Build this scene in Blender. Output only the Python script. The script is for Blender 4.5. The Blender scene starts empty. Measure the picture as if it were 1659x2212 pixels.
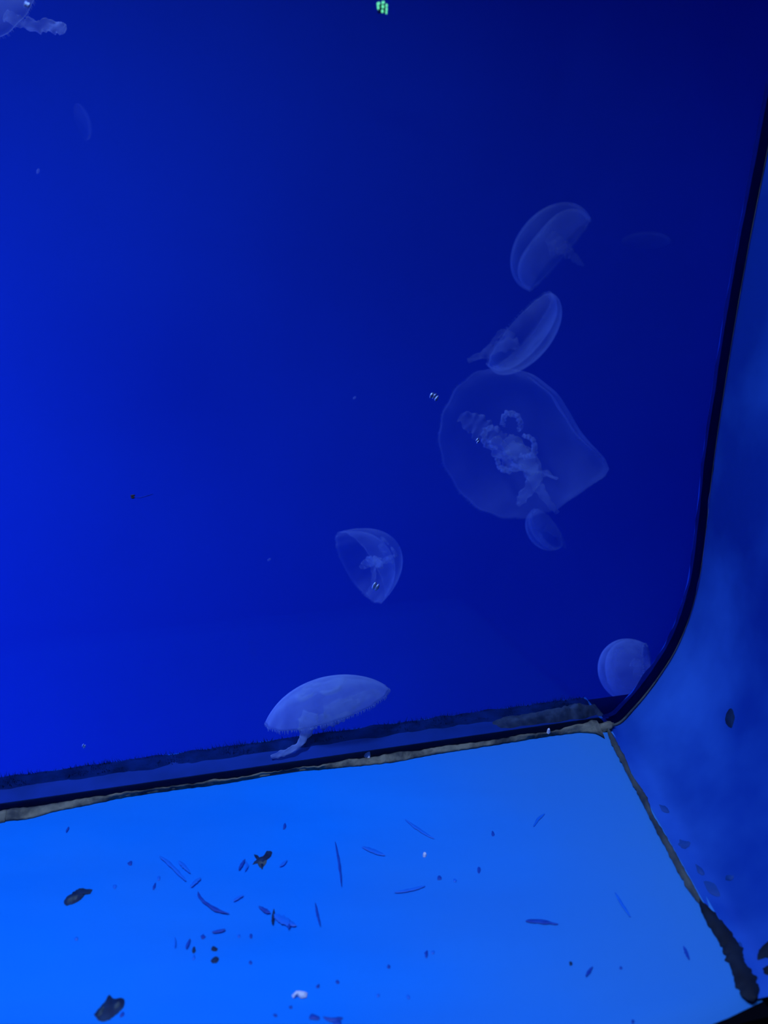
import bpy, bmesh, math, random
from mathutils import Vector, noise
from mathutils.bvhtree import BVHTree

random.seed(7)
scene = bpy.context.scene
C = scene.collection

# ------------------------------------------------------------------ camera
FPX, W, H = 1661.0, 1659.0, 2212.0
PITCH = math.radians(20.0)
CAM = Vector((0.0, 0.0, 0.45))
cam_data = bpy.data.cameras.new('camera')
cam = bpy.data.objects.new('camera', cam_data)
C.objects.link(cam)
cam.location = CAM
cam.rotation_euler = (math.radians(90) - PITCH, 0, 0)
cam_data.sensor_fit = 'VERTICAL'
cam_data.sensor_height = 36.0
cam_data.lens = FPX / H * 36.0
cam_data.clip_start = 0.01
cam_data.dof.use_dof = True
cam_data.dof.focus_distance = 0.72
cam_data.dof.aperture_fstop = cam_data.lens / 5.0      # about a 5 mm pupil
scene.camera = cam
RIGHT = Vector((1, 0, 0))
UP = Vector((0, math.sin(PITCH), math.cos(PITCH)))
TOWARD = Vector((0, -math.cos(PITCH), math.sin(PITCH)))

# the window stands turned 13 degrees to the camera: s runs along it, w into the tank
O = Vector((0.206, 0.627, 0.0))
U = Vector((0.521, 0.119, 0.0)).normalized()
N = Vector((-U.y, U.x, 0.0))
def swz(s, w, z):
    return O + U * s + N * w + Vector((0, 0, z))
def ray(px, py):
    return RIGHT * ((px - W / 2) / FPX) - UP * ((py - H / 2) / FPX) - TOWARD
def at(px, py, d):
    return CAM + ray(px, py) * d
def on_pane(px, py, w=0.0):
    r = ray(px, py)
    t = (w - (CAM - O).dot(N)) / r.dot(N)
    p = CAM + r * t
    return (p - O).dot(U), p.z
def on_sill(px, py, z=0.0):
    r = ray(px, py)
    p = CAM + r * ((z - CAM.z) / r.z)
    return (p - O).dot(U), (p - O).dot(N)

# ------------------------------------------------------------------ world, lights, exposure
world = bpy.data.worlds.new('world')
scene.world = world
world.use_nodes = True
world.node_tree.nodes['Background'].inputs[0].default_value = (0.05, 0.12, 0.5, 1)
world.node_tree.nodes['Background'].inputs[1].default_value = 0.02

def area(name, loc, target, sx, sy, power, col, spread=180):
    d = bpy.data.lights.new(name, 'AREA')
    d.shape = 'RECTANGLE'
    d.size, d.size_y, d.energy, d.color = sx, sy, power, col
    d.spread = math.radians(spread)
    o = bpy.data.objects.new(name, d)
    C.objects.link(o)
    o.location = loc
    o.rotation_euler = (Vector(target) - Vector(loc)).to_track_quat('-Z', 'Y').to_euler()
    return o
# blue lamp panel at the left end of the tank, unseen blue fill added above the water to brighten the front jellyfish, room lamp on the ceiling
area('tank_end_lamp', swz(-1.80, 0.62, 0.0), swz(-0.3, 0.85, -0.30), 0.7, 1.6, 18.5, (0.06, 0.17, 1.0))
area('tank_top_fill', swz(-0.80, 0.20, 1.38), swz(-0.30, 0.10, 0.0), 0.5, 0.2, 3.3, (0.16, 0.32, 1.0), 78)
area('room_ceiling_lamp', (-0.32, 0.04, 1.75), (-0.22, 0.42, 0.0), 0.9, 0.45, 12.4, (0.30, 0.46, 1.0), 110)

vs = scene.view_settings
vs.view_transform = 'Standard'
vs.look = 'None'
vs.gamma = 1.0
vs.use_curve_mapping = False
vs.exposure = 0.0
scene.cycles.use_denoising = True
scene.cycles.transparent_max_bounces = 32
scene.cycles.max_bounces = 6
scene.cycles.diffuse_bounces = 2
scene.cycles.adaptive_threshold = 0.05
scene.cycles.volume_bounces = 1

# ------------------------------------------------------------------ materials
def new_mat(name):
    m = bpy.data.materials.new(name)
    m.use_nodes = True
    nt = m.node_tree
    for n in list(nt.nodes):
        nt.nodes.remove(n)
    out = nt.nodes.new('ShaderNodeOutputMaterial')
    return m, nt, out
def node(nt, kind, **kw):
    n = nt.nodes.new(kind)
    for k, v in kw.items():
        setattr(n, k, v)
    return n
def noise_ramp(nt, scale, c0, c1, lo=0.35, hi=0.65, detail=4, stretch=None):
    tc = node(nt, 'ShaderNodeTexCoord')
    nz = node(nt, 'ShaderNodeTexNoise')
    nz.inputs['Scale'].default_value = scale
    nz.inputs['Detail'].default_value = detail
    src = tc.outputs['Object']
    if stretch:
        mp = node(nt, 'ShaderNodeMapping')
        mp.inputs['Scale'].default_value = stretch
        mp.inputs['Rotation'].default_value = (0, 0, 0.22)
        nt.links.new(src, mp.inputs[0]); src = mp.outputs[0]
    nt.links.new(src, nz.inputs['Vector'])
    rp = node(nt, 'ShaderNodeValToRGB')
    rp.color_ramp.elements[0].position = lo
    rp.color_ramp.elements[1].position = hi
    rp.color_ramp.elements[0].color = (*c0, 1)
    rp.color_ramp.elements[1].color = (*c1, 1)
    nt.links.new(nz.outputs['Fac'], rp.inputs[0])
    return rp, nz
def paint(name, c0, c1, scale=3.0, rough=0.4, bump=0.0, bscale=60, spec=0.4, lo=0.35, hi=0.65, stretch=None):
    m, nt, out = new_mat(name)
    b = node(nt, 'ShaderNodeBsdfPrincipled')
    rp, nz = noise_ramp(nt, scale, c0, c1, lo, hi, stretch=stretch)
    nt.links.new(rp.outputs[0], b.inputs['Base Color'])
    b.inputs['Roughness'].default_value = rough
    b.inputs['Specular IOR Level'].default_value = spec
    if bump:
        tc = node(nt, 'ShaderNodeTexCoord')
        n2 = node(nt, 'ShaderNodeTexNoise')
        n2.inputs['Scale'].default_value = bscale
        nt.links.new(tc.outputs['Object'], n2.inputs['Vector'])
        bp = node(nt, 'ShaderNodeBump')
        bp.inputs['Strength'].default_value = bump
        bp.inputs['Distance'].default_value = 0.002
        nt.links.new(n2.outputs['Fac'], bp.inputs['Height'])
        nt.links.new(bp.outputs[0], b.inputs['Normal'])
    nt.links.new(b.outputs[0], out.inputs[0])
    return m
def jelly_mat(name, a, col=(0.85, 0.9, 1.0), nscale=18.0, var=0.5):
    """thin wet membrane: opacity follows the length of the path through it (Beer-Lambert)"""
    m, nt, out = new_mat(name)
    geo = node(nt, 'ShaderNodeNewGeometry')
    dot = node(nt, 'ShaderNodeVectorMath', operation='DOT_PRODUCT')
    nt.links.new(geo.outputs['Normal'], dot.inputs[0])
    nt.links.new(geo.outputs['Incoming'], dot.inputs[1])
    ab = node(nt, 'ShaderNodeMath', operation='ABSOLUTE')
    nt.links.new(dot.outputs['Value'], ab.inputs[0])
    mx = node(nt, 'ShaderNodeMath', operation='MAXIMUM')
    mx.inputs[1].default_value = 0.22
    nt.links.new(ab.outputs[0], mx.inputs[0])
    tc = node(nt, 'ShaderNodeTexCoord')
    nz = node(nt, 'ShaderNodeTexNoise')
    nz.inputs['Scale'].default_value = nscale
    nz.inputs['Detail'].default_value = 3
    nt.links.new(tc.outputs['Object'], nz.inputs['Vector'])
    mr = node(nt, 'ShaderNodeMapRange')
    mr.inputs['From Min'].default_value = 0.3
    mr.inputs['From Max'].default_value = 0.7
    mr.inputs['To Min'].default_value = 1 - var
    mr.inputs['To Max'].default_value = 1 + var
    nt.links.new(nz.outputs['Fac'], mr.inputs['Value'])
    od = node(nt, 'ShaderNodeMath', operation='MULTIPLY')
    od.inputs[1].default_value = math.log(1 - a)          # negative optical depth
    nt.links.new(mr.outputs[0], od.inputs[0])
    dv = node(nt, 'ShaderNodeMath', operation='DIVIDE')
    nt.links.new(od.outputs[0], dv.inputs[0])
    nt.links.new(mx.outputs[0], dv.inputs[1])
    ex = node(nt, 'ShaderNodeMath', operation='EXPONENT')
    nt.links.new(dv.outputs[0], ex.inputs[0])
    df = node(nt, 'ShaderNodeBsdfDiffuse')
    tl = node(nt, 'ShaderNodeBsdfTranslucent')
    tr = node(nt, 'ShaderNodeBsdfTransparent')
    df.inputs[0].default_value = (*col, 1)
    tl.inputs[0].default_value = (*col, 1)
    m1 = node(nt, 'ShaderNodeMixShader'); m1.inputs[0].default_value = 0.5
    nt.links.new(df.outputs[0], m1.inputs[1]); nt.links.new(tl.outputs[0], m1.inputs[2])
    m2 = node(nt, 'ShaderNodeMixShader')
    nt.links.new(ex.outputs[0], m2.inputs[0])
    nt.links.new(m1.outputs[0], m2.inputs[1]); nt.links.new(tr.outputs[0], m2.inputs[2])
    nt.links.new(m2.outputs[0], out.inputs[0])
    return m

M = {}
M['sill'] = paint('blue_sill_paint', (0.002, 0.23, 0.84), (0.004, 0.27, 0.93), 5.0, 0.42, 0.10, 40, 0.25, stretch=(0.6, 2.2, 1))
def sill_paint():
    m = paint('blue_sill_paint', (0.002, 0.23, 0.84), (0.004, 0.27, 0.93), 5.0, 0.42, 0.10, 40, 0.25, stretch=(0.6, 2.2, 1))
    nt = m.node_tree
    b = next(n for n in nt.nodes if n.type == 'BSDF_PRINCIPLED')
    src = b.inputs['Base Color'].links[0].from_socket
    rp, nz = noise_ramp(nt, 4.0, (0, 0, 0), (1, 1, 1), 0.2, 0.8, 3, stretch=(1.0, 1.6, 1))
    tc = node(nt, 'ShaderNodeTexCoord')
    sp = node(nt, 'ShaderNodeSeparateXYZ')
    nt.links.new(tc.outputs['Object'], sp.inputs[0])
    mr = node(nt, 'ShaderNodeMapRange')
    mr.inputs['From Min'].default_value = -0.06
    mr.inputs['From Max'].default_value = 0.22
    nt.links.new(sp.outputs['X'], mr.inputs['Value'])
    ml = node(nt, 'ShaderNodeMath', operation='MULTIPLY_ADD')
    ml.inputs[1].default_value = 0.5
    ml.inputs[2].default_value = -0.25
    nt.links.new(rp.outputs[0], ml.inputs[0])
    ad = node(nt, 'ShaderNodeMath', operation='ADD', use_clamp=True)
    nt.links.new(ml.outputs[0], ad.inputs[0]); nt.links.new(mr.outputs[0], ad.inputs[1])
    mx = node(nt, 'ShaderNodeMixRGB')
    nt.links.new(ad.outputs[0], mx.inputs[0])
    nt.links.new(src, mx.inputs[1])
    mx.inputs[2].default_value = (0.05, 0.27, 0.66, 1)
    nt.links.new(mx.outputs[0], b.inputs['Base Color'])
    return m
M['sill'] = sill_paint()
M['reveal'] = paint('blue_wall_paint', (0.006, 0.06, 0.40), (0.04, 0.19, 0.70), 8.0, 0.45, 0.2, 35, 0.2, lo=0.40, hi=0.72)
M['tank'] = paint('deep_blue_tank_lining', (0.035, 0.16, 0.70), (0.04, 0.18, 0.76), 1.5, 0.8, 0, 1, 0.1)
M['black'] = paint('black_outer_wall', (0.001, 0.001, 0.003), (0.002, 0.002, 0.005), 20, 0.8, spec=0.05)
M['sealant'] = paint('grey_beige_sealant', (0.035, 0.04, 0.04), (0.25, 0.235, 0.15), 70, 0.6, 0.6, 220, 0.3)
M['seam'] = paint('brown_grey_seam_sealant', (0.035, 0.05, 0.06), (0.12, 0.13, 0.10), 40, 0.6, 0.5, 200, 0.3)
M['gasket'] = paint('dark_gasket', (0.004, 0.01, 0.02), (0.01, 0.02, 0.04), 60, 0.6)
M['algae'] = paint('dark_algae', (0.004, 0.016, 0.08), (0.010, 0.04, 0.18), 60, 0.9, 0.6, 150, 0.1)
M['blue_black'] = paint('blue_black_band', (0.002, 0.010, 0.10), (0.004, 0.022, 0.16), 25, 0.9, 0.3, 150, 0.1)
M['ledge_shade'] = paint('dim_blue_ledge_shade', (0.012, 0.06, 0.26), (0.02, 0.08, 0.36), 30, 0.7)  # darker blue with the dimness of the ledge painted in
M['silt'] = paint('grey_silt', (0.06, 0.07, 0.09), (0.16, 0.17, 0.17), 90, 0.9, 0.6, 150, 0.1)
M['mark_dark'] = paint('dark_mark', (0.001, 0.012, 0.05), (0.004, 0.035, 0.10), 150, 0.7)
M['mark_black'] = paint('black_algae', (0.001, 0.004, 0.012), (0.003, 0.012, 0.03), 60, 0.8)
M['mark_mid'] = paint('blue_mark', (0.001, 0.05, 0.38), (0.001, 0.08, 0.48), 150, 0.6)
M['mark_faint'] = paint('faint_mark', (0.003, 0.17, 0.74), (0.003, 0.19, 0.78), 150, 0.5)
M['mark_wall'] = paint('dark_wall_smear', (0.005, 0.06, 0.26), (0.01, 0.08, 0.34), 60, 0.6)
M['mark_grey'] = paint('grey_green_grime', (0.015, 0.04, 0.06), (0.10, 0.13, 0.13), 160, 0.8)
M['glint'] = paint('wet_white_fleck', (0.9, 0.9, 0.93), (0.97, 0.97, 0.98), 200, 0.38)
for n_ in M['glint'].node_tree.nodes:
    if n_.type == 'BSDF_PRINCIPLED':
        n_.inputs['Metallic'].default_value = 0.6
M['white'] = paint('white_fleck', (0.85, 0.85, 0.88), (0.95, 0.95, 0.97), 200, 0.5)
M['brown'] = paint('brown_fleck', (0.12, 0.05, 0.01), (0.2, 0.09, 0.02), 200, 0.6)
M['plate_body'] = paint('dark_plate', (0.004, 0.012, 0.03), (0.006, 0.02, 0.05), 80, 0.6)
def emit(name, col, k):
    m, nt, out = new_mat(name)
    e = node(nt, 'ShaderNodeEmission')
    e.inputs[0].default_value = (*col, 1); e.inputs[1].default_value = k
    nt.links.new(e.outputs[0], out.inputs[0])
    return m
M['green'] = emit('green_glow', (0.16, 0.85, 0.42), 1.2)
def pane_mat():
    m, nt, out = new_mat('clear_acrylic')
    fr = node(nt, 'ShaderNodeFresnel'); fr.inputs['IOR'].default_value = 1.2
    tr = node(nt, 'ShaderNodeBsdfTransparent'); tr.inputs[0].default_value = (0.985, 0.99, 1, 1)
    gl = node(nt, 'ShaderNodeBsdfGlossy'); gl.inputs['Roughness'].default_value = 0.02
    mx = node(nt, 'ShaderNodeMixShader')
    nt.links.new(fr.outputs[0], mx.inputs[0])
    nt.links.new(tr.outputs[0], mx.inputs[1]); nt.links.new(gl.outputs[0], mx.inputs[2])
    nt.links.new(mx.outputs[0], out.inputs[0])
    return m
M['pane'] = pane_mat()
def water_mat():
    m, nt, out = new_mat('clear_blue_water')
    ab = node(nt, 'ShaderNodeVolumeAbsorption')
    ab.inputs['Color'].default_value = (0.25, 0.55, 0.96, 1)
    ab.inputs['Density'].default_value = 0.35
    nt.links.new(ab.outputs[0], out.inputs['Volume'])
    return m

# ------------------------------------------------------------------ object helpers
def mesh_obj(name, verts, faces, mat, parent=None, smooth=True):
    me = bpy.data.meshes.new(name)
    me.from_pydata([tuple(v) for v in verts], [], faces)
    bm = bmesh.new(); bm.from_mesh(me)
    bmesh.ops.recalc_face_normals(bm, faces=bm.faces)
    bm.to_mesh(me); bm.free()
    if smooth:
        for p in me.polygons:
            p.use_smooth = True
    me.materials.append(mat)
    o = bpy.data.objects.new(name, me)
    C.objects.link(o)
    if parent is not None:
        o.parent = parent
        o.matrix_parent_inverse = parent.matrix_world.inverted() if parent.type != 'EMPTY' else o.matrix_parent_inverse
    return o
def tag(o, label=None, cat=None, group=None, kind=None):
    if label: o['label'] = label
    if cat: o['category'] = cat
    if group: o['group'] = group
    if kind: o['kind'] = kind
    return o
def empty(name, loc):
    o = bpy.data.objects.new(name, None)
    o.empty_display_size = 0.02
    C.objects.link(o)
    o.location = loc
    return o
def grid(fn, nu, nv, wrap=False):
    vs_, fs = [], []
    for i in range(nu + 1):
        for j in range(nv + (0 if wrap else 1)):
            vs_.append(fn(i / nu, j / nv))
    k = nv if wrap else nv + 1
    for i in range(nu):
        for j in range(nv):
            a, b = i * k + j, i * k + (j + 1) % k
            fs.append((a, b, b + k, a + k))
    return vs_, fs
def catmull(pts, n):
    """smooth polyline through pts (tuples of any length), n samples"""
    P = [pts[0]] + list(pts) + [pts[-1]]
    out = []
    seg = len(pts) - 1
    for i in range(n):
        x = i / (n - 1) * seg
        k = min(int(x), seg - 1); t = x - k
        a, b, c, d = P[k], P[k + 1], P[k + 2], P[k + 3]
        out.append(tuple(0.5 * (2 * b[q] + (c[q] - a[q]) * t + (2 * a[q] - 5 * b[q] + 4 * c[q] - d[q]) * t * t
                                + (3 * b[q] - a[q] - 3 * c[q] + d[q]) * t ** 3) for q in range(len(b))))
    return out
def tube_data(pts, rad, sides=6):
    """closed tube along Vectors pts with radii rad"""
    vs_, fs = [], []
    n = len(pts)
    for i, p in enumerate(pts):
        t = (pts[min(i + 1, n - 1)] - pts[max(i - 1, 0)]).normalized()
        a = t.orthogonal().normalized() if i == 0 else (a - t * a.dot(t)).normalized()
        b = t.cross(a)
        for k in range(sides):
            an = 2 * math.pi * k / sides
            vs_.append(p + (a * math.cos(an) + b * math.sin(an)) * rad[i])
    for i in range(n - 1):
        for k in range(sides):
            q = (k + 1) % sides
            fs.append((i * sides + k, i * sides + q, (i + 1) * sides + q, (i + 1) * sides + k))
    fs.append(tuple(range(sides))[::-1]); fs.append(tuple(range((n - 1) * sides, n * sides)))
    return vs_, fs
def merge(parts):
    V, F = [], []
    for v, f in parts:
        o = len(V); V += v
        F += [tuple(i + o for i in q) for q in f]
    return V, F

# ------------------------------------------------------------------ the setting
FRONT, LEDGE, RLEDGE, PT = -0.285, 0.050, 0.018, 0.012       # outer edge of sill, inner edge of ledge, pane thickness
LEFT, TOP = -1.25, 1.35
SK = 0.159                                     # the right reveal leans in towards the viewer
# outline of the window's right side on the pane (s, z), from the sill up
edge_px = [(1318, 1584), (1340, 1562), (1370, 1532), (1400, 1497), (1432, 1453), (1460, 1408), (1484, 1355),
           (1502, 1300), (1515, 1240), (1527, 1150), (1544, 1000), (1577, 780), (1615, 560), (1659, 335)]
prof = [on_pane(*p) for p in edge_px]
prof[0] = (0.009, 0.0)
ds, dz = prof[-1][0] - prof[-2][0], prof[-1][1] - prof[-2][1]
for q in range(1, 6):
    prof.append((prof[13][0] + ds / dz * (TOP - prof[13][1]) * q / 5, prof[13][1] + (TOP - prof[13][1]) * q / 5))
prof_s = catmull(prof, 90)
def prof_at(t):
    x = t * (len(prof_s) - 1); k = min(int(x), len(prof_s) - 2); q = x - k
    a, b = prof_s[k], prof_s[k + 1]
    return a[0] + (b[0] - a[0]) * q, a[1] + (b[1] - a[1]) * q
S0 = prof[0][0]

def front_w(s):
    t = min(1.0, max(0.0, (s + 0.080) / 0.055))
    return FRONT + 0.007 * t * t * (3 - 2 * t)
def sill_pt(i, j):
    s_ = LEFT + (S0 + SK * FRONT - LEFT) * i
    fr = front_w(s_)
    w = fr + (LEDGE - fr) * j
    sr = S0 + SK * min(w, 0) + 0.004
    s = LEFT + (sr - LEFT) * i
    p = swz(s, w, 0)
    drop = max(0, 1 - (w - fr) / 0.008)
    z = 0.0009 * noise.noise(Vector((s * 7, w * 9, 0.3))) - 0.004 * drop ** 2
    return p + Vector((0, 0, z))
sv, sf = grid(sill_pt, 90, 40)
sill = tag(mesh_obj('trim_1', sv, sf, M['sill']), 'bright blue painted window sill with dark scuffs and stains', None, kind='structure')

def rev_pt(i, j):
    s, z = prof_at(i)
    w = FRONT + 0.0062 + (RLEDGE - FRONT - 0.0062) * j
    return swz(s + SK * min(w, 0), w, z + 0.0)
rv, rf = grid(rev_pt, 110, 24)
reveal = tag(mesh_obj('wall_right', rv, rf, M['reveal']), 'curved blue side wall of the window opening', None, kind='structure')
BV_SILL = BVHTree.FromPolygons([tuple(v) for v in sv], sf)
BV_REV = BVHTree.FromPolygons([tuple(v) for v in rv], rf)

# outer black wall around the opening
def fpt(s, z, w=FRONT - 0.003):
    return swz(s, w, z)
fv, ff = [], []
n = 40
for i in range(n + 1):
    s, z = prof_at(i / n)
    s += SK * FRONT
    fv += [fpt(s, z, FRONT + 0.0058), fpt(1.2, z if i else 0.0)]
for i in range(n):
    ff.append((2 * i, 2 * i + 1, 2 * i + 3, 2 * i + 2))
k = len(fv)
fv += [fpt(-2.2, -1.2), fpt(1.2, -1.2), fpt(1.2, -0.004), fpt(-2.2, -0.004)]; ff.append((k, k + 1, k + 2, k + 3))
k = len(fv)
fv += [fpt(-2.2, TOP), fpt(1.2, TOP), fpt(1.2, 1.6), fpt(-2.2, 1.6)]; ff.append((k, k + 1, k + 2, k + 3))
k = len(fv)
fv += [fpt(-2.2, -0.004), fpt(LEFT, -0.004), fpt(LEFT, TOP), fpt(-2.2, TOP)]; ff.append((k, k + 1, k + 2, k + 3))
k = len(fv)
for i in range(31):                               # black lip in front of the sill
    s = LEFT + (S0 + SK * FRONT + 0.006 - LEFT) * (1 - (1 - i / 30) ** 3)
    fv += [fpt(s, -0.0045), swz(s, front_w(s) + 0.001, -0.0035)]
    if i:
        ff.append((k + 2 * i - 2, k + 2 * i - 1, k + 2 * i + 1, k + 2 * i))
tag(mesh_obj('wall_front', fv, ff, M['black'], smooth=False), 'black outer wall around the tank window', None, kind='structure')

# tank: back with a rounded bottom, two ends
TS0, TS1, TB, TZ0, TZ1 = -1.95, 2.10, 1.15, -1.25, 1.45
def tank_prof(t):
    # from under the ledge, along the rounded floor, up the back
    pts = [(LEDGE - 0.002, -0.002), (LEDGE, -0.30), (0.14, -0.80), (0.40, -1.12), (0.70, -1.20), (0.95, -1.02), (TB - 0.03, -0.60), (TB, 0.0), (TB, TZ1)]
    return catmull(pts, 61)[round(t * 60)]
def plan(s, w):
    # the back wall sweeps round to the window wall at the right end
    q = max(0.0, (s + 0.1) / (TS1 + 0.1))
    return RLEDGE + 0.002 + (w - RLEDGE - 0.002) * max(0.0, 1 - q ** 2.6) ** (1 / 2.6)
def s_at(i):
    return TS0 + (TS1 - TS0) * math.sin(i * math.pi / 2)
def tank_pt(i, j):
    w, z = tank_prof(j)
    return swz(s_at(i), plan(s_at(i), w), z)
tv, tf = grid(tank_pt, 48, 60)
tag(mesh_obj('wall_back', tv, tf, M['tank']), 'deep blue rounded back of the jellyfish tank', None, kind='structure')
def end_wall(name, s, label):
    pts = [tank_prof(j / 60) for j in range(61)] + [(LEDGE, TZ1)]
    v = [swz(s, w, z) for w, z in pts]
    tag(mesh_obj(name, v, [tuple(range(len(v)))], M['tank'], smooth=False), label, None, kind='structure')
end_wall('wall_left', TS0, 'blue far left end of the tank')
# inner face of the window wall to the right of the opening
wv, wf = [], []
for i in range(n + 1):
    s, z = prof_at(i / n)
    wv += [swz(s, RLEDGE, z), swz(TS1, RLEDGE, z)]
for i in range(n):
    wf.append((2 * i, 2 * i + 1, 2 * i + 3, 2 * i + 2))
tag(mesh_obj('wall_inner', wv, wf, M['tank'], smooth=False), 'inner face of the window wall inside the tank', None, kind='structure')

# pane
pv = []
for w in (0.0, PT):
    pv += [swz(LEFT, w, 0.001)] + [swz(s - 0.0005, w, max(z, 0.001)) for s, z in prof_s] + [swz(LEFT, w, TOP)]
m_ = len(pv) // 2
pf = [tuple(range(m_))[::-1], tuple(range(m_, 2 * m_))] + [(i, (i + 1) % m_, (i + 1) % m_ + m_, i + m_) for i in range(m_)]
pane = tag(mesh_obj('window_1', pv, pf, M['pane'], smooth=False), 'clear acrylic window pane of the jellyfish tank', None, kind='structure')

# sealant bead at the foot of the pane: its front edge follows the wavy line in the photograph
bead_px = [(-60, 1789), (0, 1777), (60, 1771), (110, 1757), (169, 1745), (260, 1726), (360, 1710), (460, 1697), (560, 1681), (620, 1669), (700, 1663),
           (800, 1654), (860, 1647), (900, 1638), (1000, 1621), (1100, 1605), (1160, 1595), (1200, 1589), (1250, 1584), (1285, 1586), (1306, 1596)]
bead_sw = [on_sill(*p) for p in bead_px]
bead_sw = catmull([(LEFT, -0.006), (-0.8, -0.008)] + bead_sw, 420)
bv, bf = [], []
for i, (s, w) in enumerate(bead_sw):
    nz = noise.noise(Vector((s * 60, 1.7, 0)))
    n2 = noise.noise(Vector((s * 220, 4.7, 0)))
    w += 0.0008 * n2
    hh = 0.0044 + 0.0020 * nz + 0.0012 * n2
    hh *= 1.0 + 0.9 * math.exp(-((s - 0.0) / 0.035) ** 2)
    pts = [(w, 0.0002), (w + 0.0012, 0.0022 + 0.0006 * n2), (w * 0.6, hh * 0.55), (w * 0.25 - 0.0005, hh * 0.9), (-0.0002, hh), (-0.0002, 0.0)]
    bv += [swz(s, a, b) for a, b in pts]
for i in range(len(bead_sw) - 1):
    for k in range(6):
        q = (k + 1) % 6
        bf.append((i * 6 + k, i * 6 + q, i * 6 + 6 + q, i * 6 + 6 + k))
bf += [tuple(range(6)), tuple(range(len(bv) - 6, len(bv)))]
mesh_obj('sealant_bead', bv, bf, M['sealant'], pane)
# thin bead up the curved edge
ev = [swz(s - 0.002, -0.001, z + 0.001) for s, z in prof_s[1:-1]]
mesh_obj('edge_bead', *tube_data(ev, [max(0.0003, 0.0015 - i * 0.00004) for i in range(len(ev))], 6), M['seam'], pane)
# dark gasket strip under the pane
gv, gf = grid(lambda i, j: swz(LEFT + (S0 - LEFT) * i, -0.0006 + (PT + 0.002) * j, 0.0010 + 0.0012 * math.sin(j * math.pi)), 60, 4)
mesh_obj('gasket', gv, gf, M['gasket'], pane)

# dark fuzzy algae along the inner edge of the ledge and a blue-black band up the curved edge
def band(name, path, hfun, wid, mat, parent, seed, tufts=0):
    """path: list of (point, outward, across) ; a lumpy low mound"""
    nn = len(path)
    V, F = [], []
    kk = 8
    for i, (p, out_, acr) in enumerate(path):
        for j in range(kk + 1):
            x = j / kk
            e = math.sin(x * math.pi) ** 0.7
            nzv = 0.65 + 0.5 * noise.noise(p * 45 + Vector((seed, j * 0.35, 0))) + 0.35 * noise.noise(p * 160 + Vector((seed, j * 0.9, 2)))
            V.append(p + acr * ((x - 0.5) * wid * (1 + 0.3 * noise.noise(p * 60 + Vector((0, seed, 5))))) + out_ * (0.0004 + max(0.0, hfun(i / (nn - 1)) * e * nzv)))
    for i in range(nn - 1):
        for j in range(kk):
            a = i * (kk + 1) + j
            F.append((a, a + 1, a + kk + 2, a + kk + 1))
    return V, F
Z = Vector((0, 0, 1))
path = [(swz(LEFT + (S0 - LEFT) * i / 300, 0.040, 0), Z, N) for i in range(301)]
V1 = band('a', path, lambda t: 0.0035, 0.020, None, None, 1.0)
path = []
for i in range(len(prof_s) - 1):
    s, z = prof_s[i]; s2, z2 = prof_s[i + 1]
    t = (U * (s2 - s) + Z * (z2 - z)).normalized()
    path.append((swz(s, 0.0088, z), (t.cross(N) * -1 if t.cross(N).dot(U) > 0 else t.cross(N)), N))
V2 = band('b', path, lambda t: 0.0016, 0.017, None, None, 3.0)
# little tufts give it a soft, furry edge
tufts = []
for i in range(7000):
    s = random.uniform(-0.75, S0)
    w = random.uniform(0.034, 0.049)
    hgt = random.uniform(0.002, 0.009) * (0.7 + 0.6 * noise.noise(Vector((s * 25, 0, 9))))
    b0 = swz(s, w, 0.0)
    tip = b0 + Vector((random.uniform(-.003, .003), random.uniform(-.003, .003), hgt))
    sd = Vector((random.uniform(-1, 1), random.uniform(-1, 1), 0)).normalized() * 0.0004
    tufts.append(([b0 - sd, b0 + sd, b0 + Vector((0, 0.0008, 0)), tip], [(0, 1, 3), (1, 2, 3), (2, 0, 3), (0, 2, 1)]))
tag(mesh_obj('inner_edge_band', *merge([V1] + tufts), M['algae'], sill), kind='stuff')
tag(mesh_obj('inner_edge_band', *V2, M['blue_black'], reveal), kind='stuff')
fv2, ff2 = grid(lambda i, j: swz(LEFT + (S0 - LEFT) * i, PT + 0.0016 + 0.026 * j, 0.0012), 80, 4)
mesh_obj('ledge_shade_strip', fv2, ff2, M['ledge_shade'], sill)  # strip over the ledge behind the pane, its shade put into the colour
# pale silt gathered behind the pane towards the corner
def silt_path(a, b, w):
    return [(swz(a + (b - a) * i / 80, w, 0), Z, N) for i in range(81)]
V = band('s', silt_path(-0.10, 0.016, 0.026), lambda t: 0.013 * t ** 0.7 * math.sin(min((1 - t) * 5, 1) * math.pi / 2), 0.022, None, None, 7.0)
tag(mesh_obj('silt_mound', *V, M['silt'], sill), kind='stuff')
# corner lump of sealant
cv, cf = [], []
c0 = swz(S0 - 0.004, -0.004, 0.002)
bm = bmesh.new(); bmesh.ops.create_icosphere(bm, subdivisions=3, radius=1)
for v in bm.verts:
    d = v.co.copy()
    q = 1 + 0.35 * noise.noise(d * 2.5)
    q += 0.3 * noise.noise(d * 6)
    cv.append(c0 + (U * d.x * 0.010 + N * d.y * 0.005 + Z * d.z * 0.005 + Z * d.x * 0.002) * q)
cf = [tuple(v.index for v in f.verts) for f in bm.faces]
bm.free()
mesh_obj('sealant_lump', cv, cf, M['sealant'], pane)

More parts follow.
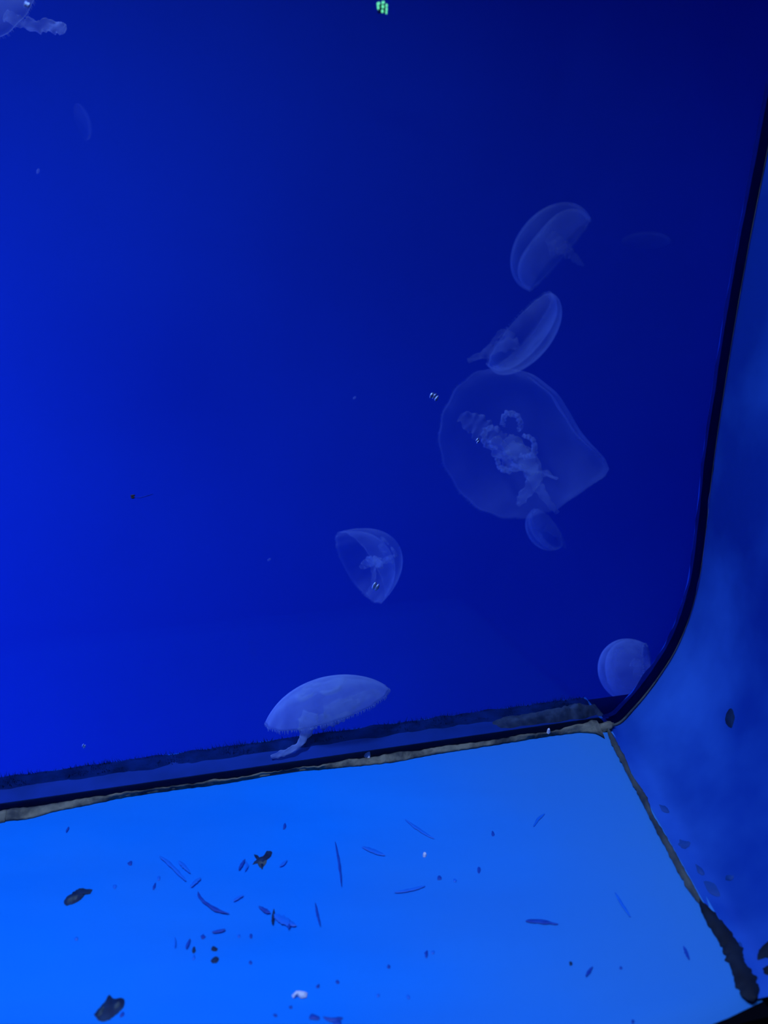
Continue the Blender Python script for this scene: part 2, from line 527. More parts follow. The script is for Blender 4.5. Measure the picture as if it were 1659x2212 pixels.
# seam between sill and side wall: thin grey-brown bead that turns into a broad black algae streak near the viewer
seam_px = [(1306, 1578, 14), (1316, 1598, 14), (1327, 1620, 12), (1342, 1648, 12), (1356, 1680, 8), (1372, 1706, 12), (1386, 1730, 14), (1400, 1765, 8), (1420, 1800, 12), (1445, 1845, 14), (1470, 1892, 15),
           (1495, 1935, 16), (1510, 1958, 14)]
def sill_hit(px, py):
    s, w = on_sill(px, py)
    return swz(s, w, 0.0)
def flat_ribbon(pts, name, mat, parent, height=0.0015, nsub=60, jag=0.15, seed=0.0, taper=False):
    """pts (px, py, width_px) on the sill, as a low rounded strip"""
    P = catmull(pts, nsub)
    V, F = [], []
    for i, (x, y, wd) in enumerate(P):
        a, b = P[max(i - 1, 0)], P[min(i + 1, nsub - 1)]
        tx, ty = b[0] - a[0], b[1] - a[1]
        L = math.hypot(tx, ty) or 1
        nx, ny = -ty / L, tx / L
        e = (0.12 + math.sin(math.pi * i / (nsub - 1)) ** 0.6) / 1.12 if taper else min(1.0, 6 * min(i, nsub - 1 - i) / nsub + 0.25)
        for k, q in enumerate((-0.5, -0.3, 0.0, 0.3, 0.5)):
            jj = 1 + jag * 2 * noise.noise(Vector((i * 0.45, k * 3.0, seed)))
            p = sill_hit(x + nx * wd * q * e * jj, y + ny * wd * q * e * jj)
            p.z += 0.0011 if k in (0, 4) else 0.0011 + height * (0.7 if k in (1, 3) else 1.0)
            V.append(p)
    for i in range(nsub - 1):
        for k in range(4):
            F.append((i * 5 + k, i * 5 + k + 1, i * 5 + k + 6, i * 5 + k + 5))
    return mesh_obj(name, V, F, mat, parent)
flat_ribbon([(x + 6, y, w) for x, y, w in seam_px], 'seam_bead', M['seam'], sill, 0.003, 120, 0.25, 2.0)
streak_px = [(1510, 1950, 14), (1526, 1972, 22), (1548, 2003, 30), (1568, 2030, 34), (1582, 2058, 40), (1594, 2088, 34), (1608, 2118, 46), (1622, 2148, 42), (1631, 2166, 28)]
flat_ribbon(streak_px, 'algae_streak', M['mark_black'], sill, 0.003, 60, 0.22, 5.0)

# ------------------------------------------------------------------ marks on the sill and the side wall
def patch(name, pts, mat, parent, bvh, h=0.0008, rings=3, jag=2.0, sub=4):
    """irregular stain: outline in pixels dropped on the surface, slightly domed"""
    n0 = len(pts)
    P = catmull([*pts, pts[0]], n0 * sub + 1)[:-1]
    cx = sum(p[0] for p in P) / len(P); cy = sum(p[1] for p in P) / len(P)
    P = [(x + jag * noise.noise(Vector((x * 0.23, y * 0.23, 1.0))), y + jag * noise.noise(Vector((x * 0.23, y * 0.23, 7.0)))) for x, y in P]
    V, F = [], []
    for r in range(rings + 1):
        k = 1 - r / (rings + 0.6)
        lift = 0.0003 + h * (1 - k * k)
        for x, y in P:
            rr = ray(cx + (x - cx) * k, cy + (y - cy) * k)
            hp, hn = bvh.ray_cast(CAM, rr)[:2]
            if hp is None:                                  # past the surface's edge: go on in the plane of the middle
                c_p, c_n = bvh.ray_cast(CAM, ray(cx, cy))[:2]
                if c_p is None:
                    c_p, c_n = bvh.find_nearest(at(cx, cy, 0.55))[:2]
                hp, hn = CAM + rr * ((c_p - CAM).dot(c_n) / rr.dot(c_n)), c_n
            nrm = hn if hn.dot(CAM - hp) > 0 else -hn
            V.append(hp + nrm * lift)
    m = len(P)
    for r in range(rings):
        for i in range(m):
            F.append((r * m + i, r * m + (i + 1) % m, (r + 1) * m + (i + 1) % m, (r + 1) * m + i))
    F.append(tuple(range(rings * m, (rings + 1) * m)))
    return mesh_obj(name, V, F, mat, parent)
def blob(cx, cy, rx, ry, ang=0.0, nn=9):
    ca, sa = math.cos(math.radians(ang)), math.sin(math.radians(ang))
    out = []
    for i in range(nn):
        t = 2 * math.pi * i / nn
        q = random.uniform(0.75, 1.2)
        x, y = rx * math.cos(t) * q, ry * math.sin(t) * q
        out.append((cx + x * ca - y * sa, cy + x * sa + y * ca))
    return out
# larger dark stains
patch('algae_patch', [(138, 1950), (143, 1939), (158, 1928), (172, 1920), (187, 1921), (199, 1922), (196, 1931), (184, 1933), (175, 1944), (160, 1952), (143, 1957)], M['mark_dark'], sill, BV_SILL, 0.0012)
patch('algae_core', [(142, 1946), (160, 1934), (178, 1930), (172, 1942), (158, 1950), (144, 1954)], M['mark_grey'], sill, BV_SILL, 0.0016)
patch('algae_patch', [(203, 2192), (215, 2177), (228, 2162), (236, 2149), (246, 2158), (264, 2156), (269, 2172), (258, 2186), (243, 2198), (236, 2204), (216, 2206)], M['mark_dark'], sill, BV_SILL, 0.0014)
patch('algae_core', [(210, 2190), (224, 2174), (230, 2180), (222, 2194), (212, 2198)], M['mark_grey'], sill, BV_SILL, 0.0019)
patch('algae_core', [(246, 2172), (258, 2164), (262, 2172), (252, 2184), (245, 2186)], M['mark_grey'], sill, BV_SILL, 0.0019)
for p in ([(545, 1868), (556, 1856), (570, 1848), (578, 1838), (588, 1842), (584, 1852), (574, 1860), (566, 1872), (560, 1866)],
          [(548, 1846), (556, 1848), (562, 1856), (556, 1860)], [(562, 1866), (570, 1866), (566, 1880)]):
    patch('algae_patch', p, M['mark_dark'], sill, BV_SILL, 0.0012)
patch('algae_core', [(556, 1862), (568, 1854), (576, 1862), (566, 1876), (558, 1870)], M['mark_grey'], sill, BV_SILL, 0.0008)
for p in ([(697, 2196), (720, 2199), (742, 2198), (734, 2206), (722, 2210), (704, 2204)], [(672, 2190), (690, 2196), (686, 2204), (668, 2202)],
          [(716, 2206), (734, 2204), (736, 2216), (724, 2218)]):
    patch('algae_patch', p, M['mark_mid'], sill, BV_SILL)
for cx, cy, rx, ry, a in [(463, 2050, 8, 5, 20), (464, 2074, 8, 7, -30), (419, 2053, 4, 7, 10), (419, 2068, 3, 6, 5), (1233, 2082, 4, 5, 0), (949, 1897, 5, 6, 40), (983, 1903, 4, 4, 0),
                          (595, 2194, 5, 4, 0), (1065, 1801, 3, 5, 0), (687, 2131, 4, 4, 0), (729, 2122, 4, 4, 0), (840, 2089, 4, 4, 0), (921, 2062, 4, 8, 0), (936, 2058, 4, 4, 0),
                          (615, 1786, 3, 8, 15), (248, 1915, 4, 5, 0), (343, 1898, 4, 6, 20), (334, 1915, 3, 8, 20), (516, 2022, 4, 4, 0), (542, 2022, 4, 5, 0), (541, 2080, 4, 4, 0), (1035, 1880, 4, 7, 0),
                          (165, 2028, 5, 4, 0), (1367, 2208, 3, 5, 0), (281, 1846 + 20, 6, 5, 0), (882, 2154, 4, 5, 0), (817, 2150, 4, 4, 0), (1341, 2092, 3, 4, 0), (264, 2192, 7, 4, -50), (628, 2176, 4, 4, 0), (438, 2024, 6, 5, 0)]:
    dark = (cx, cy) in ((463, 2050), (464, 2074), (419, 2053), (1233, 2082))
    patch('grime_spot', blob(cx, cy, rx, ry, a), M['mark_dark'] if dark else M['mark_mid'] if (cx + cy) % 3 else M['mark_faint'], sill, BV_SILL, 0.0005, 2, 1.0, 3)
# scratches
for pts, mm in [
    ([(724, 1820, 4), (730, 1850, 5), (735, 1885, 5), (738, 1918, 4)], 'mark_mid'),
    ([(681, 1952, 4), (686, 1978, 5), (692, 2003, 4)], 'mark_mid'),
    ([(592, 1966, 4), (590, 1984, 6), (589, 2000, 5)], 'mark_dark'),
    ([(627, 1990, 4), (625, 2000, 6), (624, 2010, 5)], 'mark_mid'),
    ([(559, 1960, 7), (575, 1970, 9), (584, 1974, 6)], 'mark_mid'),
    ([(592, 1978, 14), (612, 1990, 18), (640, 2002, 10)], 'mark_faint'),
    ([(1135, 1992, 9), (1155, 1992, 11), (1180, 1995, 9), (1206, 1999, 6)], 'mark_mid'),
    ([(1265, 2112, 7), (1273, 2100, 7), (1280, 2091, 6)], 'mark_mid'),
    ([(875, 1772, 4), (895, 1787, 6), (920, 1804, 5), (938, 1814, 4)], 'mark_faint'),
    ([(782, 1831, 7), (805, 1840, 9), (832, 1850, 6)], 'mark_faint'),
    ([(852, 1930, 5), (885, 1925, 6), (918, 1916, 6)], 'mark_faint'),
    ([(345, 1852, 7), (362, 1864, 8), (385, 1887, 8), (402, 1905, 7)], 'mark_faint'),
    ([(386, 1862, 8), (398, 1874, 9), (411, 1888, 7)], 'mark_faint'),
    ([(434, 1898, 6), (422, 1908, 9), (412, 1918, 7)], 'mark_faint'),
    ([(428, 1928, 6), (432, 1940, 8), (446, 1954, 6), (465, 1966, 8), (480, 1972, 6), (496, 1976, 5)], 'mark_mid'),
    ([(526, 1936, 5), (514, 1942, 6), (504, 1949, 5)], 'mark_faint'),
    ([(458, 2016, 5), (472, 2014, 6), (487, 2010, 8)], 'mark_mid'),
    ([(411, 2030, 4), (406, 2042, 6), (402, 2052, 5)], 'mark_mid'),
    ([(378, 2026, 3), (379, 2040, 4), (378, 2050, 3)], 'mark_faint'),
    ([(530, 1858, 4), (522, 1870, 6), (516, 1882, 5)], 'mark_mid'),
    ([(530, 1862, 4), (534, 1872, 5), (529, 1884, 4)], 'mark_faint'),
    ([(620, 1860, 4), (612, 1868, 6), (604, 1874, 4)], 'mark_faint'),
    ([(149, 1788, 4), (146, 1794, 4), (143, 1800, 4)], 'mark_mid'),
    ([(1328, 1930, 4), (1340, 1950, 6), (1362, 1984, 6)], 'mark_faint'),
    ([(1476, 2046, 4), (1482, 2060, 7), (1489, 2076, 4)], 'mark_mid'),
    ([(1176, 1760, 5), (1162, 1772, 6), (1152, 1788, 5)], 'mark_faint'),
]:
    flat_ribbon(pts, 'scratch', M[mm], sill, 0.0003, 24, 0.25, pts[0][0] * 0.1, True)
# side wall stains
patch('algae_patch', [(1572, 1534), (1581, 1531), (1587, 1546), (1586, 1558), (1580, 1572), (1571, 1566), (1567, 1552)], M['mark_dark'], reveal, BV_REV, 0.0006)
for p, mm in [([(1640, 2052), (1652, 2040), (1668, 2030), (1668, 2066), (1650, 2070), (1636, 2074)], 'mark_black'),
              ([(1648, 2092), (1666, 2084), (1666, 2106), (1652, 2104)], 'mark_black'),
              ([(1588, 2042), (1600, 2036), (1606, 2056), (1598, 2064)], 'mark_wall'),
              ([(1424, 1738), (1440, 1744), (1446, 1756), (1430, 1752)], 'mark_wall'),
              ([(1468, 1814), (1492, 1820), (1480, 1834), (1466, 1826)], 'mark_wall'),
              ([(1502, 1866), (1516, 1876), (1522, 1890), (1508, 1886)], 'mark_wall'),
              ([(1520, 1904), (1542, 1908), (1556, 1936), (1534, 1930)], 'mark_wall'),
              ([(1570, 1890), (1584, 1892), (1580, 1902), (1568, 1900)], 'mark_wall')]:
    patch('algae_patch', p, M[mm], reveal, BV_REV, 0.0006)

# ------------------------------------------------------------------ jellyfish
def ruffle_ribbon(pts, wid, n=46, ruf=0.25, freq=9.0, seed=0.0, thick=0.0006):
    """oral arm: world points pts, half widths wid; frilled thin closed band"""
    P = catmull([(*p, w) for p, w in zip(pts, wid)], n)
    V, F = [], []
    K = 7
    a = None
    for i, q in enumerate(P):
        p = Vector(q[:3]); wd = max(q[3], 0.0003)
        t = (Vector(P[min(i + 1, n - 1)][:3]) - Vector(P[max(i - 1, 0)][:3])).normalized()
        if a is None:
            a = t.cross(TOWARD)
            a = a.normalized() if a.length > 1e-4 else t.orthogonal().normalized()
        a = (a - t * a.dot(t)).normalized()
        b = t.cross(a)
        row = []
        for j in range(K):
            x = 2 * j / (K - 1) - 1
            wob = ruf * wd * abs(x) ** 1.5 * (1.6 * noise.noise(Vector((i * 0.35, x * 1.2, seed))) + 1.0 * noise.noise(Vector((i * 0.9, x * 2.5, seed + 9))))
            edge = 1 + 0.5 * abs(x) * noise.noise(Vector((i * 0.28, x, seed + 4)))
            row.append((p + a * x * wd * edge, b * wob))
        for pp, bb in row:
            V.append(pp + bb + b * thick)
        for pp, bb in reversed(row):
            V.append(pp + bb - b * thick)
    k2 = 2 * K
    for i in range(n - 1):
        for j in range(k2):
            q = (j + 1) % k2
            F.append((i * k2 + j, i * k2 + q, i * k2 + k2 + q, i * k2 + k2 + j))
    F += [tuple(range(k2))[::-1], tuple(range((n - 1) * k2, n * k2))]
    return V, F

def jellyfish(label, px, py, depth, rpx, hpx, axis, a, spin=0.0, amax=90.0, bumps=(), arms=(), gon=0.0, gon_r=0.34, gon_size=0.15,
              gon_z=0.80, wall=0.12, fringe=0.06, a_arm=None, a_gon=None, bend=None, group='moon jellyfish in the tank', flat=2.0, inner=0.86, drop=None, nscale=18.0, col=(0.85, 0.9, 1.0), squash=1.0, squashx=1.0):
    """px,py: middle of the rim; rpx: rim radius, hpx: bell height in pixels at that depth;
       axis: towards the crown in camera terms (right, up, towards viewer)"""
    k = depth / FPX
    R, Hh = rpx * k, hpx * k
    ctr = at(px, py, depth)
    az = (RIGHT * axis[0] + UP * axis[1] + TOWARD * axis[2]).normalized()
    ax = (TOWARD - az * TOWARD.dot(az))
    if ax.length < 0.05:
        ax = UP - az * UP.dot(az)
    ax.normalize(); ay = az.cross(ax)
    root = empty('jellyfish', ctr)
    tag(root, label, 'jellyfish', group)
    am = math.radians(amax)
    def rf_(p):
        v = ax * math.cos(p + spin) + ay * math.sin(p + spin)
        an = math.atan2(-v.dot(UP), v.dot(RIGHT))
        f = 1.0
        for ang, amp, wd in bumps:
            dd = (an - math.radians(ang) + math.pi) % (2 * math.pi) - math.pi
            f += amp * math.exp(-(dd / math.radians(wd)) ** 2)
        return f
    sd = px * 0.013
    def loc(phi, t, sc, dz):
        al_ = t * am
        ro = math.sin(al_) ** (2.0 / flat) if flat != 2.0 else math.sin(al_)
        zz = (math.cos(al_) - math.cos(am)) / (1 - math.cos(am))
        lob = 1 + 0.012 * t ** 4 * math.cos(16 * phi) + 0.03 * t * noise.noise(Vector((math.cos(phi) * 1.7, math.sin(phi) * 1.7, sd)))
        ro /= math.sin(min(am, math.pi / 2))
        r = R * ro * lob * sc * (1 + (rf_(phi) - 1) * t)
        p = Vector((squashx * r * math.cos(phi + spin), squash * r * math.sin(phi + spin), Hh * zz * dz))
        if bend:
            p = bend(p / R) * R
        return ax * p.x + ay * p.y + az * p.z
    NP, NO, NI = 96, 22, 18
    V, F = [loc(0, 0, 1, 1)], []
    rings = []
    for i in range(1, NO + 1):
        rings.append([loc(2 * math.pi * j / NP, i / NO, 1, 1) for j in range(NP)])
    for i in range(NI, 0, -1):
        t = i / NI
        sc = inner + (0.985 - inner) * t ** 2
        rings.append([loc(2 * math.pi * j / NP, t, sc, 1 - wall * 2.2 * (1 - t) - 0.04) for j in range(NP)])
    for rg in rings:
        V += rg
    V.append(loc(0, 0, 1, 1 - wall * 2.2 - 0.04))
    nr = len(rings)
    for j in range(NP):
        q = (j + 1) % NP
        F.append((0, 1 + j, 1 + q))
        F.append((len(V) - 1, 1 + (nr - 1) * NP + q, 1 + (nr - 1) * NP + j))
        for i in range(nr - 1):
            F.append((1 + i * NP + j, 1 + (i + 1) * NP + j, 1 + (i + 1) * NP + q, 1 + i * NP + q))
    mb = jelly_mat('bell_tissue', a, col, nscale / max(R / 0.08, 0.3), 0.45)
    mesh_obj('bell', V, F, mb, root)
    if fringe:
        hair = []
        for j in range(150):
            ph = 2 * math.pi * (j + random.random() * 0.6) / 150
            p0 = loc(ph, 1, 1, 1)
            outv = (p0 - az * p0.dot(az)).normalized()
            L = fringe * R * random.uniform(0.6, 1.3)
            dr = drop or -az
            pts = [p0, p0 + (dr * 0.7 + outv * 0.2) * L * 0.5, p0 + (dr + outv * random.uniform(-.2, .2)) * L]
            hair.append(tube_data(pts, [0.0006, 0.0005, 0.0002], 3))
        tag(mesh_obj('tentacle_fringe', *merge(hair), jelly_mat('fringe_tissue', min(0.6, a * 0.9), col), root), kind='stuff')
    if gon:
        mg = jelly_mat('gonad_tissue', a_gon or 0.3, col, 60)
        for q in range(4):
            ph = spin + q * math.pi / 2 + gon
            V2_ = []
            cdir = Vector((math.cos(ph), math.sin(ph), 0)) * gon_r * R
            pts, rad = [], []
            for i in range(26):
                t = -2.2 + 4.4 * i / 25
                rr = gon_size * R * (1 + 0.12 * math.sin(i * 1.9 + q))
                lx = Vector((math.cos(ph), math.sin(ph), 0)); ly = Vector((-math.sin(ph), math.cos(ph), 0))
                p = cdir + lx * rr * math.cos(t) + ly * rr * math.sin(t) * 1.1
                p.x *= squashx; p.y *= squash
                p.z = Hh * gon_z * (1 - 0.5 * (p.length / R) ** 2) + 0.02 * R * math.sin(i * 2.3)
                if bend:
                    p = bend(p / R) * R
                pts.append(ax * p.x + ay * p.y + az * p.z)
                rad.append(R * 0.034 * (1 + 0.35 * math.sin(i * 2.7 + q)) * (0.5 + 0.5 * math.sin(math.pi * (i + 1) / 27)))
            mesh_obj('gonad', *tube_data(pts, rad, 7), mg, root)
    if arms:
        ma = jelly_mat('oral_arm_tissue', a_arm or 0.3, col, 50)
        for q, arm in enumerate(arms):
            pts = [at(x, y, depth + dd) - ctr for x, y, dd, w in arm]
            wid = [w * k * 0.5 for x, y, dd, w in arm]
            mesh_obj('oral_arm', *ruffle_ribbon(pts, wid, 46, 0.5, 5 + q, q * 2.1 + sd), ma, root)
    return root

# bright one over the ledge
jellyfish('bright pale moon jellyfish trailing a long white arm just above the sill seam', 705, 1526, 0.75, 133, 60, (-0.25, 0.93, 0.14), 0.26, squashx=0.70, gon_z=0.72, amax=64, bumps=((-16, 0.05, 10), (166, 0.03, 10)), gon=0.6, gon_r=0.3, gon_size=0.13,
          a_gon=0.75, a_arm=0.5, fringe=0.045, wall=0.10, drop=-UP,
          arms=[[(672, 1540, -0.02, 30), (664, 1566, -0.03, 36), (658, 1588, -0.036, 22), (646, 1608, -0.044, 13), (622, 1623, -0.050, 14), (600, 1631, -0.053, 11), (585, 1635, -0.055, 5)],
                [(700, 1535, 0.0, 24), (735, 1532, 0.0, 30), (765, 1522, 0.0, 26), (772, 1528, 0.0, 12)],
                [(720, 1525, 0.02, 20), (770, 1510, 0.02, 20), (808, 1497, 0.02, 16), (820, 1513, 0.02, 9)],
                [(690, 1545, -0.02, 22), (700, 1560, -0.02, 26), (735, 1552, -0.02, 18), (756, 1540, -0.02, 8)]])
# the big one
jellyfish('large moon jellyfish seen from below with horseshoe rings and frilly middle', 1082, 961, 1.05, 163, 140, (0.55, 0.20, -0.62), 0.06, gon=0.55, gon_r=0.27, gon_size=0.13, gon_z=0.25, a_gon=0.24, a_arm=0.14,
          fringe=0.05, wall=0.14, bumps=((18, 0.30, 24), (19, 0.22, 9), (46, 0.10, 20)),
          arms=[[(1090, 950, -0.05, 30), (1120, 975, -0.06, 44), (1150, 1010, -0.07, 40), (1150, 1045, -0.08, 26), (1130, 1075, -0.09, 22), (1118, 1092, -0.09, 8)],
                [(1100, 960, -0.05, 30), (1140, 1000, -0.07, 36), (1162, 1050, -0.08, 22), (1185, 1085, -0.09, 14), (1205, 1108, -0.09, 8)],
                [(1090, 955, -0.05, 30), (1075, 970, -0.06, 50), (1100, 1000, -0.07, 40), (1140, 1015, -0.07, 20), (1165, 1020, -0.07, 24), (1205, 1034, -0.08, 10)],
                [(1090, 950, -0.05, 20), (1060, 935, -0.05, 36), (1025, 915, -0.05, 46), (992, 900, -0.05, 20)]])
# side-on one resting against the big one
jellyfish('slanting moon jellyfish seen edge-on, touching the top of the large one', 1124, 716, 1.12, 100, 66, (0.68, -0.66, 0.20), 0.12, amax=102, gon=0.0, fringe=0.05, wall=0.16,
          a_arm=0.12, arms=[[(1120, 740, 0, 20), (1080, 750, 0, 26), (1040, 768, 0, 16), (1010, 779, 0, 8)], [(1110, 730, 0.02, 16), (1085, 718, 0.02, 14), (1060, 745, 0.02, 6)]])
# crescent at the top right
jellyfish('crescent-shaped moon jellyfish, highest of the group on the right', 1208, 550, 1.2, 100, 98, (-0.74, 0.58, 0.12), 0.085, amax=108, fringe=0.04, wall=0.16,
          a_arm=0.09, arms=[[(1185, 510, 0, 26), (1215, 535, 0, 30), (1240, 555, 0, 18), (1260, 575, 0, 6)], [(1190, 520, 0.02, 20), (1200, 545, 0.02, 20), (1225, 530, 0.02, 8)]])
# small lobe beneath the big one
jellyfish('small faint moon jellyfish hanging under the large one', 1180, 1142, 1.15, 50, 40, (-0.70, -0.45, 0.2), 0.10, fringe=0.05, wall=0.2, a_arm=0.07,
          arms=[[(1178, 1140, 0, 16), (1200, 1150, 0, 16), (1215, 1170, 0, 10), (1222, 1185, 0, 4)]])
# middle one
jellyfish('small moon jellyfish with a pale cross, near the middle of the window', 778, 1226, 1.0, 88, 100, (0.78, 0.46, -0.40), 0.08, amax=72, gon=0.4, gon_r=0.25, gon_size=0.10, a_gon=0.10, fringe=0.04, wall=0.14, a_arm=0.16,
          arms=[[(805, 1208, 0, 14), (800, 1212, -0.01, 22), (785, 1222, -0.02, 14), (777, 1226, -0.02, 5)], [(805, 1208, 0, 14), (815, 1215, -0.01, 20), (822, 1222, -0.02, 12), (826, 1228, -0.02, 5)],
                [(805, 1208, 0, 14), (825, 1212, -0.01, 14), (840, 1206, -0.02, 10), (848, 1200, -0.02, 5)], [(800, 1205, 0, 20), (807, 1230, -0.01, 10), (806, 1260, -0.02, 8), (795, 1285, -0.02, 8)]])
# round one behind the curved wall
jellyfish('round balled-up moon jellyfish half tucked behind the curved wall', 1398, 1446, 0.90, 68, 104, (-0.84, -0.12, -0.42), 0.20, bumps=((20, -0.30, 28),), amax=126, fringe=0.05, wall=0.06, inner=0.93, a_arm=0.16,
          arms=[[(1370, 1445, 0, 20), (1390, 1450, 0, 26), (1400, 1462, 0, 14), (1414, 1455, 0, 6)], [(1365, 1430, 0, 16), (1385, 1440, 0.01, 20), (1395, 1470, 0.01, 10)]])
# cut off by the corner of the frame
jellyfish('moon jellyfish at the upper left with one pale arm reaching right', -30, -22, 0.95, 132, 50, (-0.2, 0.15, 0.95), 0.24, gon=0.4, a_gon=0.3, fringe=0.05, wall=0.14, a_arm=0.2,
          arms=[[(10, 30, 0, 24), (50, 50, 0, 26), (95, 55, 0, 34), (132, 62, 0, 26), (142, 66, 0, 10)]])
# two barely visible ones far back
jellyfish('barely visible sliver of a moon jellyfish deep in the dark water at right', 1395, 522, 1.45, 50, 14, (0.08, 0.98, 0.05), 0.03, fringe=0.0, wall=0.2)
jellyfish('barely visible upright sliver of a moon jellyfish deep in the water at upper left', 176, 264, 1.2, 36, 16, (0.97, 0.10, 0.05), 0.025, fringe=0.0, wall=0.2)

# ------------------------------------------------------------------ flecks and chips
def fleck(name, label, cat, pos, size, mat, lobes=2, ang=60, flat=0.6, group=None):
    V, F = [], []
    d = RIGHT * math.cos(math.radians(ang)) + UP * math.sin(math.radians(ang))
    e = RIGHT * -math.sin(math.radians(ang)) + UP * math.cos(math.radians(ang))
    parts = []
    for q in range(lobes):
        bm_ = bmesh.new(); bmesh.ops.create_icosphere(bm_, subdivisions=2, radius=1)
        off = e * (q - (lobes - 1) / 2) * size * 0.42 + d * random.uniform(-.15, .15) * size
        vv = []
        for v in bm_.verts:
            c = v.co
            s_ = 1 + 0.4 * noise.noise(c * 2.2 + Vector((q * 3, pos.x * 50, 0)))
            vv.append(off + (d * c.x * size * 0.5 + e * c.y * size * 0.24 + TOWARD * c.z * size * 0.24 * flat) * s_)
        parts.append((vv, [tuple(v.index for v in f.verts) for f in bm_.faces]))
        bm_.free()
    me = merge(parts)
    o = mesh_obj(name, me[0], me[1], mat)
    o.location = pos
    tag(o, label, cat, group)
    return o
G = 'pale flecks drifting in the water'
for px, py, d, sz, lb, ang, label, fm in [
    (938, 857, 0.9, 15, 3, 55, 'bright white fleck drifting left of the large jellyfish', 1),
    (811, 1268, 0.85, 17, 2, 60, 'bright white double fleck below the cross of the middle jellyfish', 1),
    (1032, 952, 0.9, 10, 2, 50, 'tiny white fleck in front of the large jellyfish, on its left', 1),
    (1122, 1086, 0.9, 8, 1, 35, 'tiny white fleck at the tip of the large jellyfish arm', 0),
    (181, 1612, 0.71, 9, 2, 70, 'small white fleck floating over the sill seam at left', 1),
    (58, 12, 0.9, 14, 2, 75, 'white fleck on the rim of the upper left jellyfish', 1),
    (765, 860, 1.05, 9, 1, 45, 'dim fleck in open water left of the brightest fleck', 0),
    (581, 1209, 1.05, 9, 1, 30, 'dim fleck in open water left of the middle jellyfish', 0),
    (82, 370, 1.05, 12, 1, 75, 'dim fleck in open water near the upper left edge', 0)]:
    if fm:
        r_ = ray(px, py)
        d = ((0.03 if py < 1500 else 0.02) - (CAM - O).dot(N)) / r_.dot(N)
    fleck('drifting_fleck', label, 'fleck', at(px, py, d), sz * d / FPX, M['glint'] if fm else jelly_mat('dim_fleck', 0.22), lb, ang, group=G)
br = fleck('brown_fleck', 'tiny brown fleck with a dark thread drifting at left', 'fleck', at(286, 1073, 0.8), 10 * 0.8 / FPX, M['brown'], 2, 10)
tp = [at(x, y, 0.8) - br.location for x, y in ((290, 1074), (304, 1075), (318, 1071), (331, 1067))]
th = mesh_obj('thread', *tube_data(tp, [0.0006, 0.0005, 0.0005, 0.0003], 5), M['mark_mid'])
th.parent = br
def chip(label, pts, z, h, mat=M['white']):
    V, F = [], []
    base = [sill_hit(x, y) for x, y in pts]
    c = sum(base, Vector()) / len(base)
    m = len(base)
    for b in base:
        V.append(b - c)
    for b in base:
        V.append((b - c) * 0.7 + Vector((0, 0, h * random.uniform(0.6, 1.1))))
    F = [tuple(range(m))[::-1], tuple(range(m, 2 * m))] + [(i, (i + 1) % m, (i + 1) % m + m, i + m) for i in range(m)]
    o = mesh_obj('paint_chip', V, F, mat, smooth=False)
    o.location = c + Vector((0, 0, z))
    tag(o, label, 'chip', 'pale chips on the sill')
    return o
chip('white chip of flaked paint lying on the sill near its front', [(630, 2152), (638, 2145), (650, 2143), (664, 2146), (662, 2156), (650, 2158), (642, 2152), (634, 2158)], 0.0006, 0.002)
chip('tiny round white chip alone on the sill', [(913, 1848), (916, 1844), (920, 1844), (922, 1848), (919, 1853), (914, 1853)], 0.0006, 0.002)
chip('white chip stuck on the sealant near the middle', [(786, 1641), (797, 1636), (801, 1641), (799, 1645), (790, 1645)], 0.0036, 0.005)
chip('tiny white chip on the sealant toward the corner', [(1180, 1590), (1185, 1586), (1188, 1590), (1184, 1593)], 0.0036, 0.004)

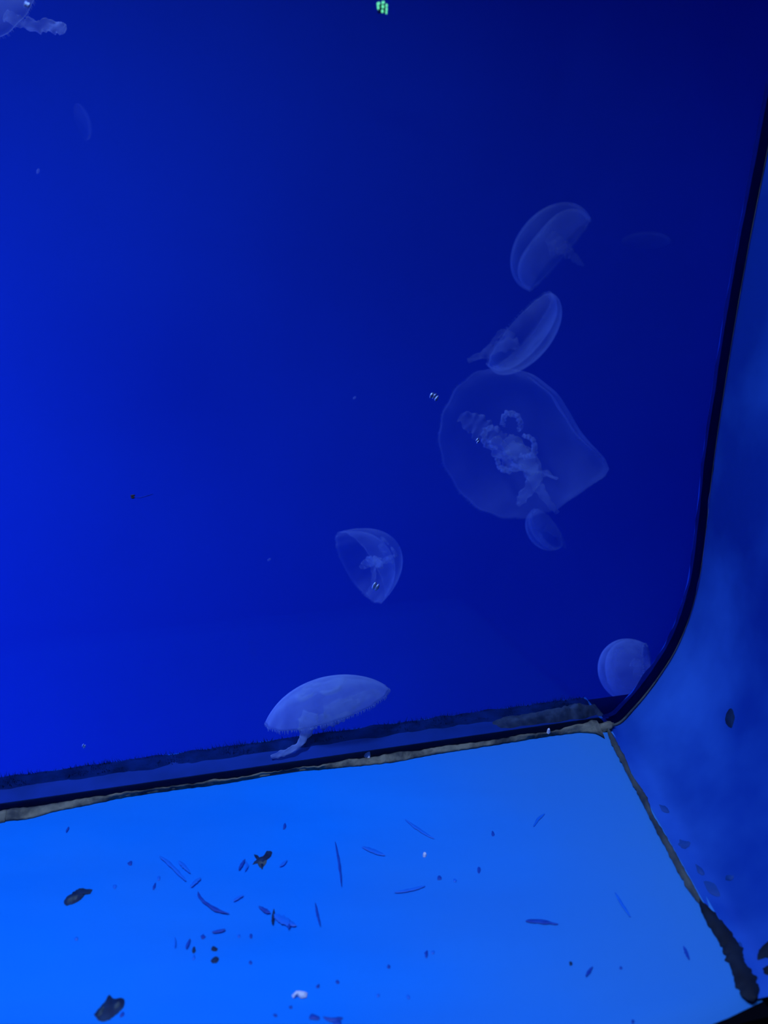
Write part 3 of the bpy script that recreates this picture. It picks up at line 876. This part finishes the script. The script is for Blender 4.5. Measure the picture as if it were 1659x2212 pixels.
# cluster of small glowing green spots on a plate near the tank's back
g0 = at(826, 17, 1.33)
gl = empty('green_spots', g0)
tag(gl, 'small cluster of glowing green spots high in the water', 'lamp')
k = 1.33 / FPX
def green_spot(x, y, rx, ry):
    bm_ = bmesh.new(); bmesh.ops.create_icosphere(bm_, subdivisions=2, radius=1)
    vv = [RIGHT * ((x - 826 + v.co.x * rx) * k) - UP * ((y - 17 + v.co.y * ry) * k) + TOWARD * (v.co.z * 0.003) for v in bm_.verts]
    ff_ = [tuple(v.index for v in f.verts) for f in bm_.faces]
    bm_.free()
    mesh_obj('green_spot', vv, ff_, M['green'], gl)
for x, y, rx, ry in [(818.5, 7.5, 3, 3.6), (815.6, 9, 2.2, 4.4), (817, 16, 3, 5.5), (826, 6, 2.2, 4), (829, 5, 2.6, 2.6), (827, 14.5, 3.6, 4.2), (826, 24, 3.2, 4.2), (835, 12, 2.8, 4.2), (835, 20, 2.8, 4), (834.5, 27, 2.4, 3.6)]:
    green_spot(x, y, rx * 0.92, ry * 0.86)
bx_ = []
for sx in (-1, 1):
    for sy in (-1, 1):
        for szz in (-0.004, -0.0005):
            bx_.append(RIGHT * (sx * 10 * k) + UP * (sy * 9 * k) + TOWARD * szz)
mesh_obj('spot_plate', bx_, [(0, 1, 3, 2), (4, 6, 7, 5), (0, 4, 5, 1), (2, 3, 7, 6), (0, 2, 6, 4), (1, 5, 7, 3)], M['plate_body'], gl, smooth=False)

# the water itself
wp = [(w + (0.004 if w < 0.5 else -0.004), z + 0.004) for w, z in (tank_prof(j / 60) for j in range(61)) if z < 1.2] + [(TB - 0.004, 1.2), (LEDGE + 0.004, 1.2)]
nw = len(wp)
NS = 24
wv_, wf_ = [], []
for i in range(NS + 1):
    ss = TS0 + 0.005 + (TS1 - 0.45 - TS0) * math.sin(i / NS * math.pi / 2)
    wv_ += [swz(ss, plan(ss + 0.03, w - (0.02 if w > 0.5 else 0.0)) if ss > -0.12 else w - (0.02 if w > 0.5 else 0.0), z + 0.012) for w, z in wp]
for i in range(NS):
    for q in range(nw):
        wf_.append((i * nw + q, i * nw + (q + 1) % nw, (i + 1) * nw + (q + 1) % nw, (i + 1) * nw + q))
wf_ += [tuple(range(nw))[::-1], tuple(range(NS * nw, (NS + 1) * nw))]
wo = mesh_obj('tank_water', wv_, wf_, water_mat(), smooth=False)
tag(wo, 'deep blue water filling the tank', 'water', kind='stuff')
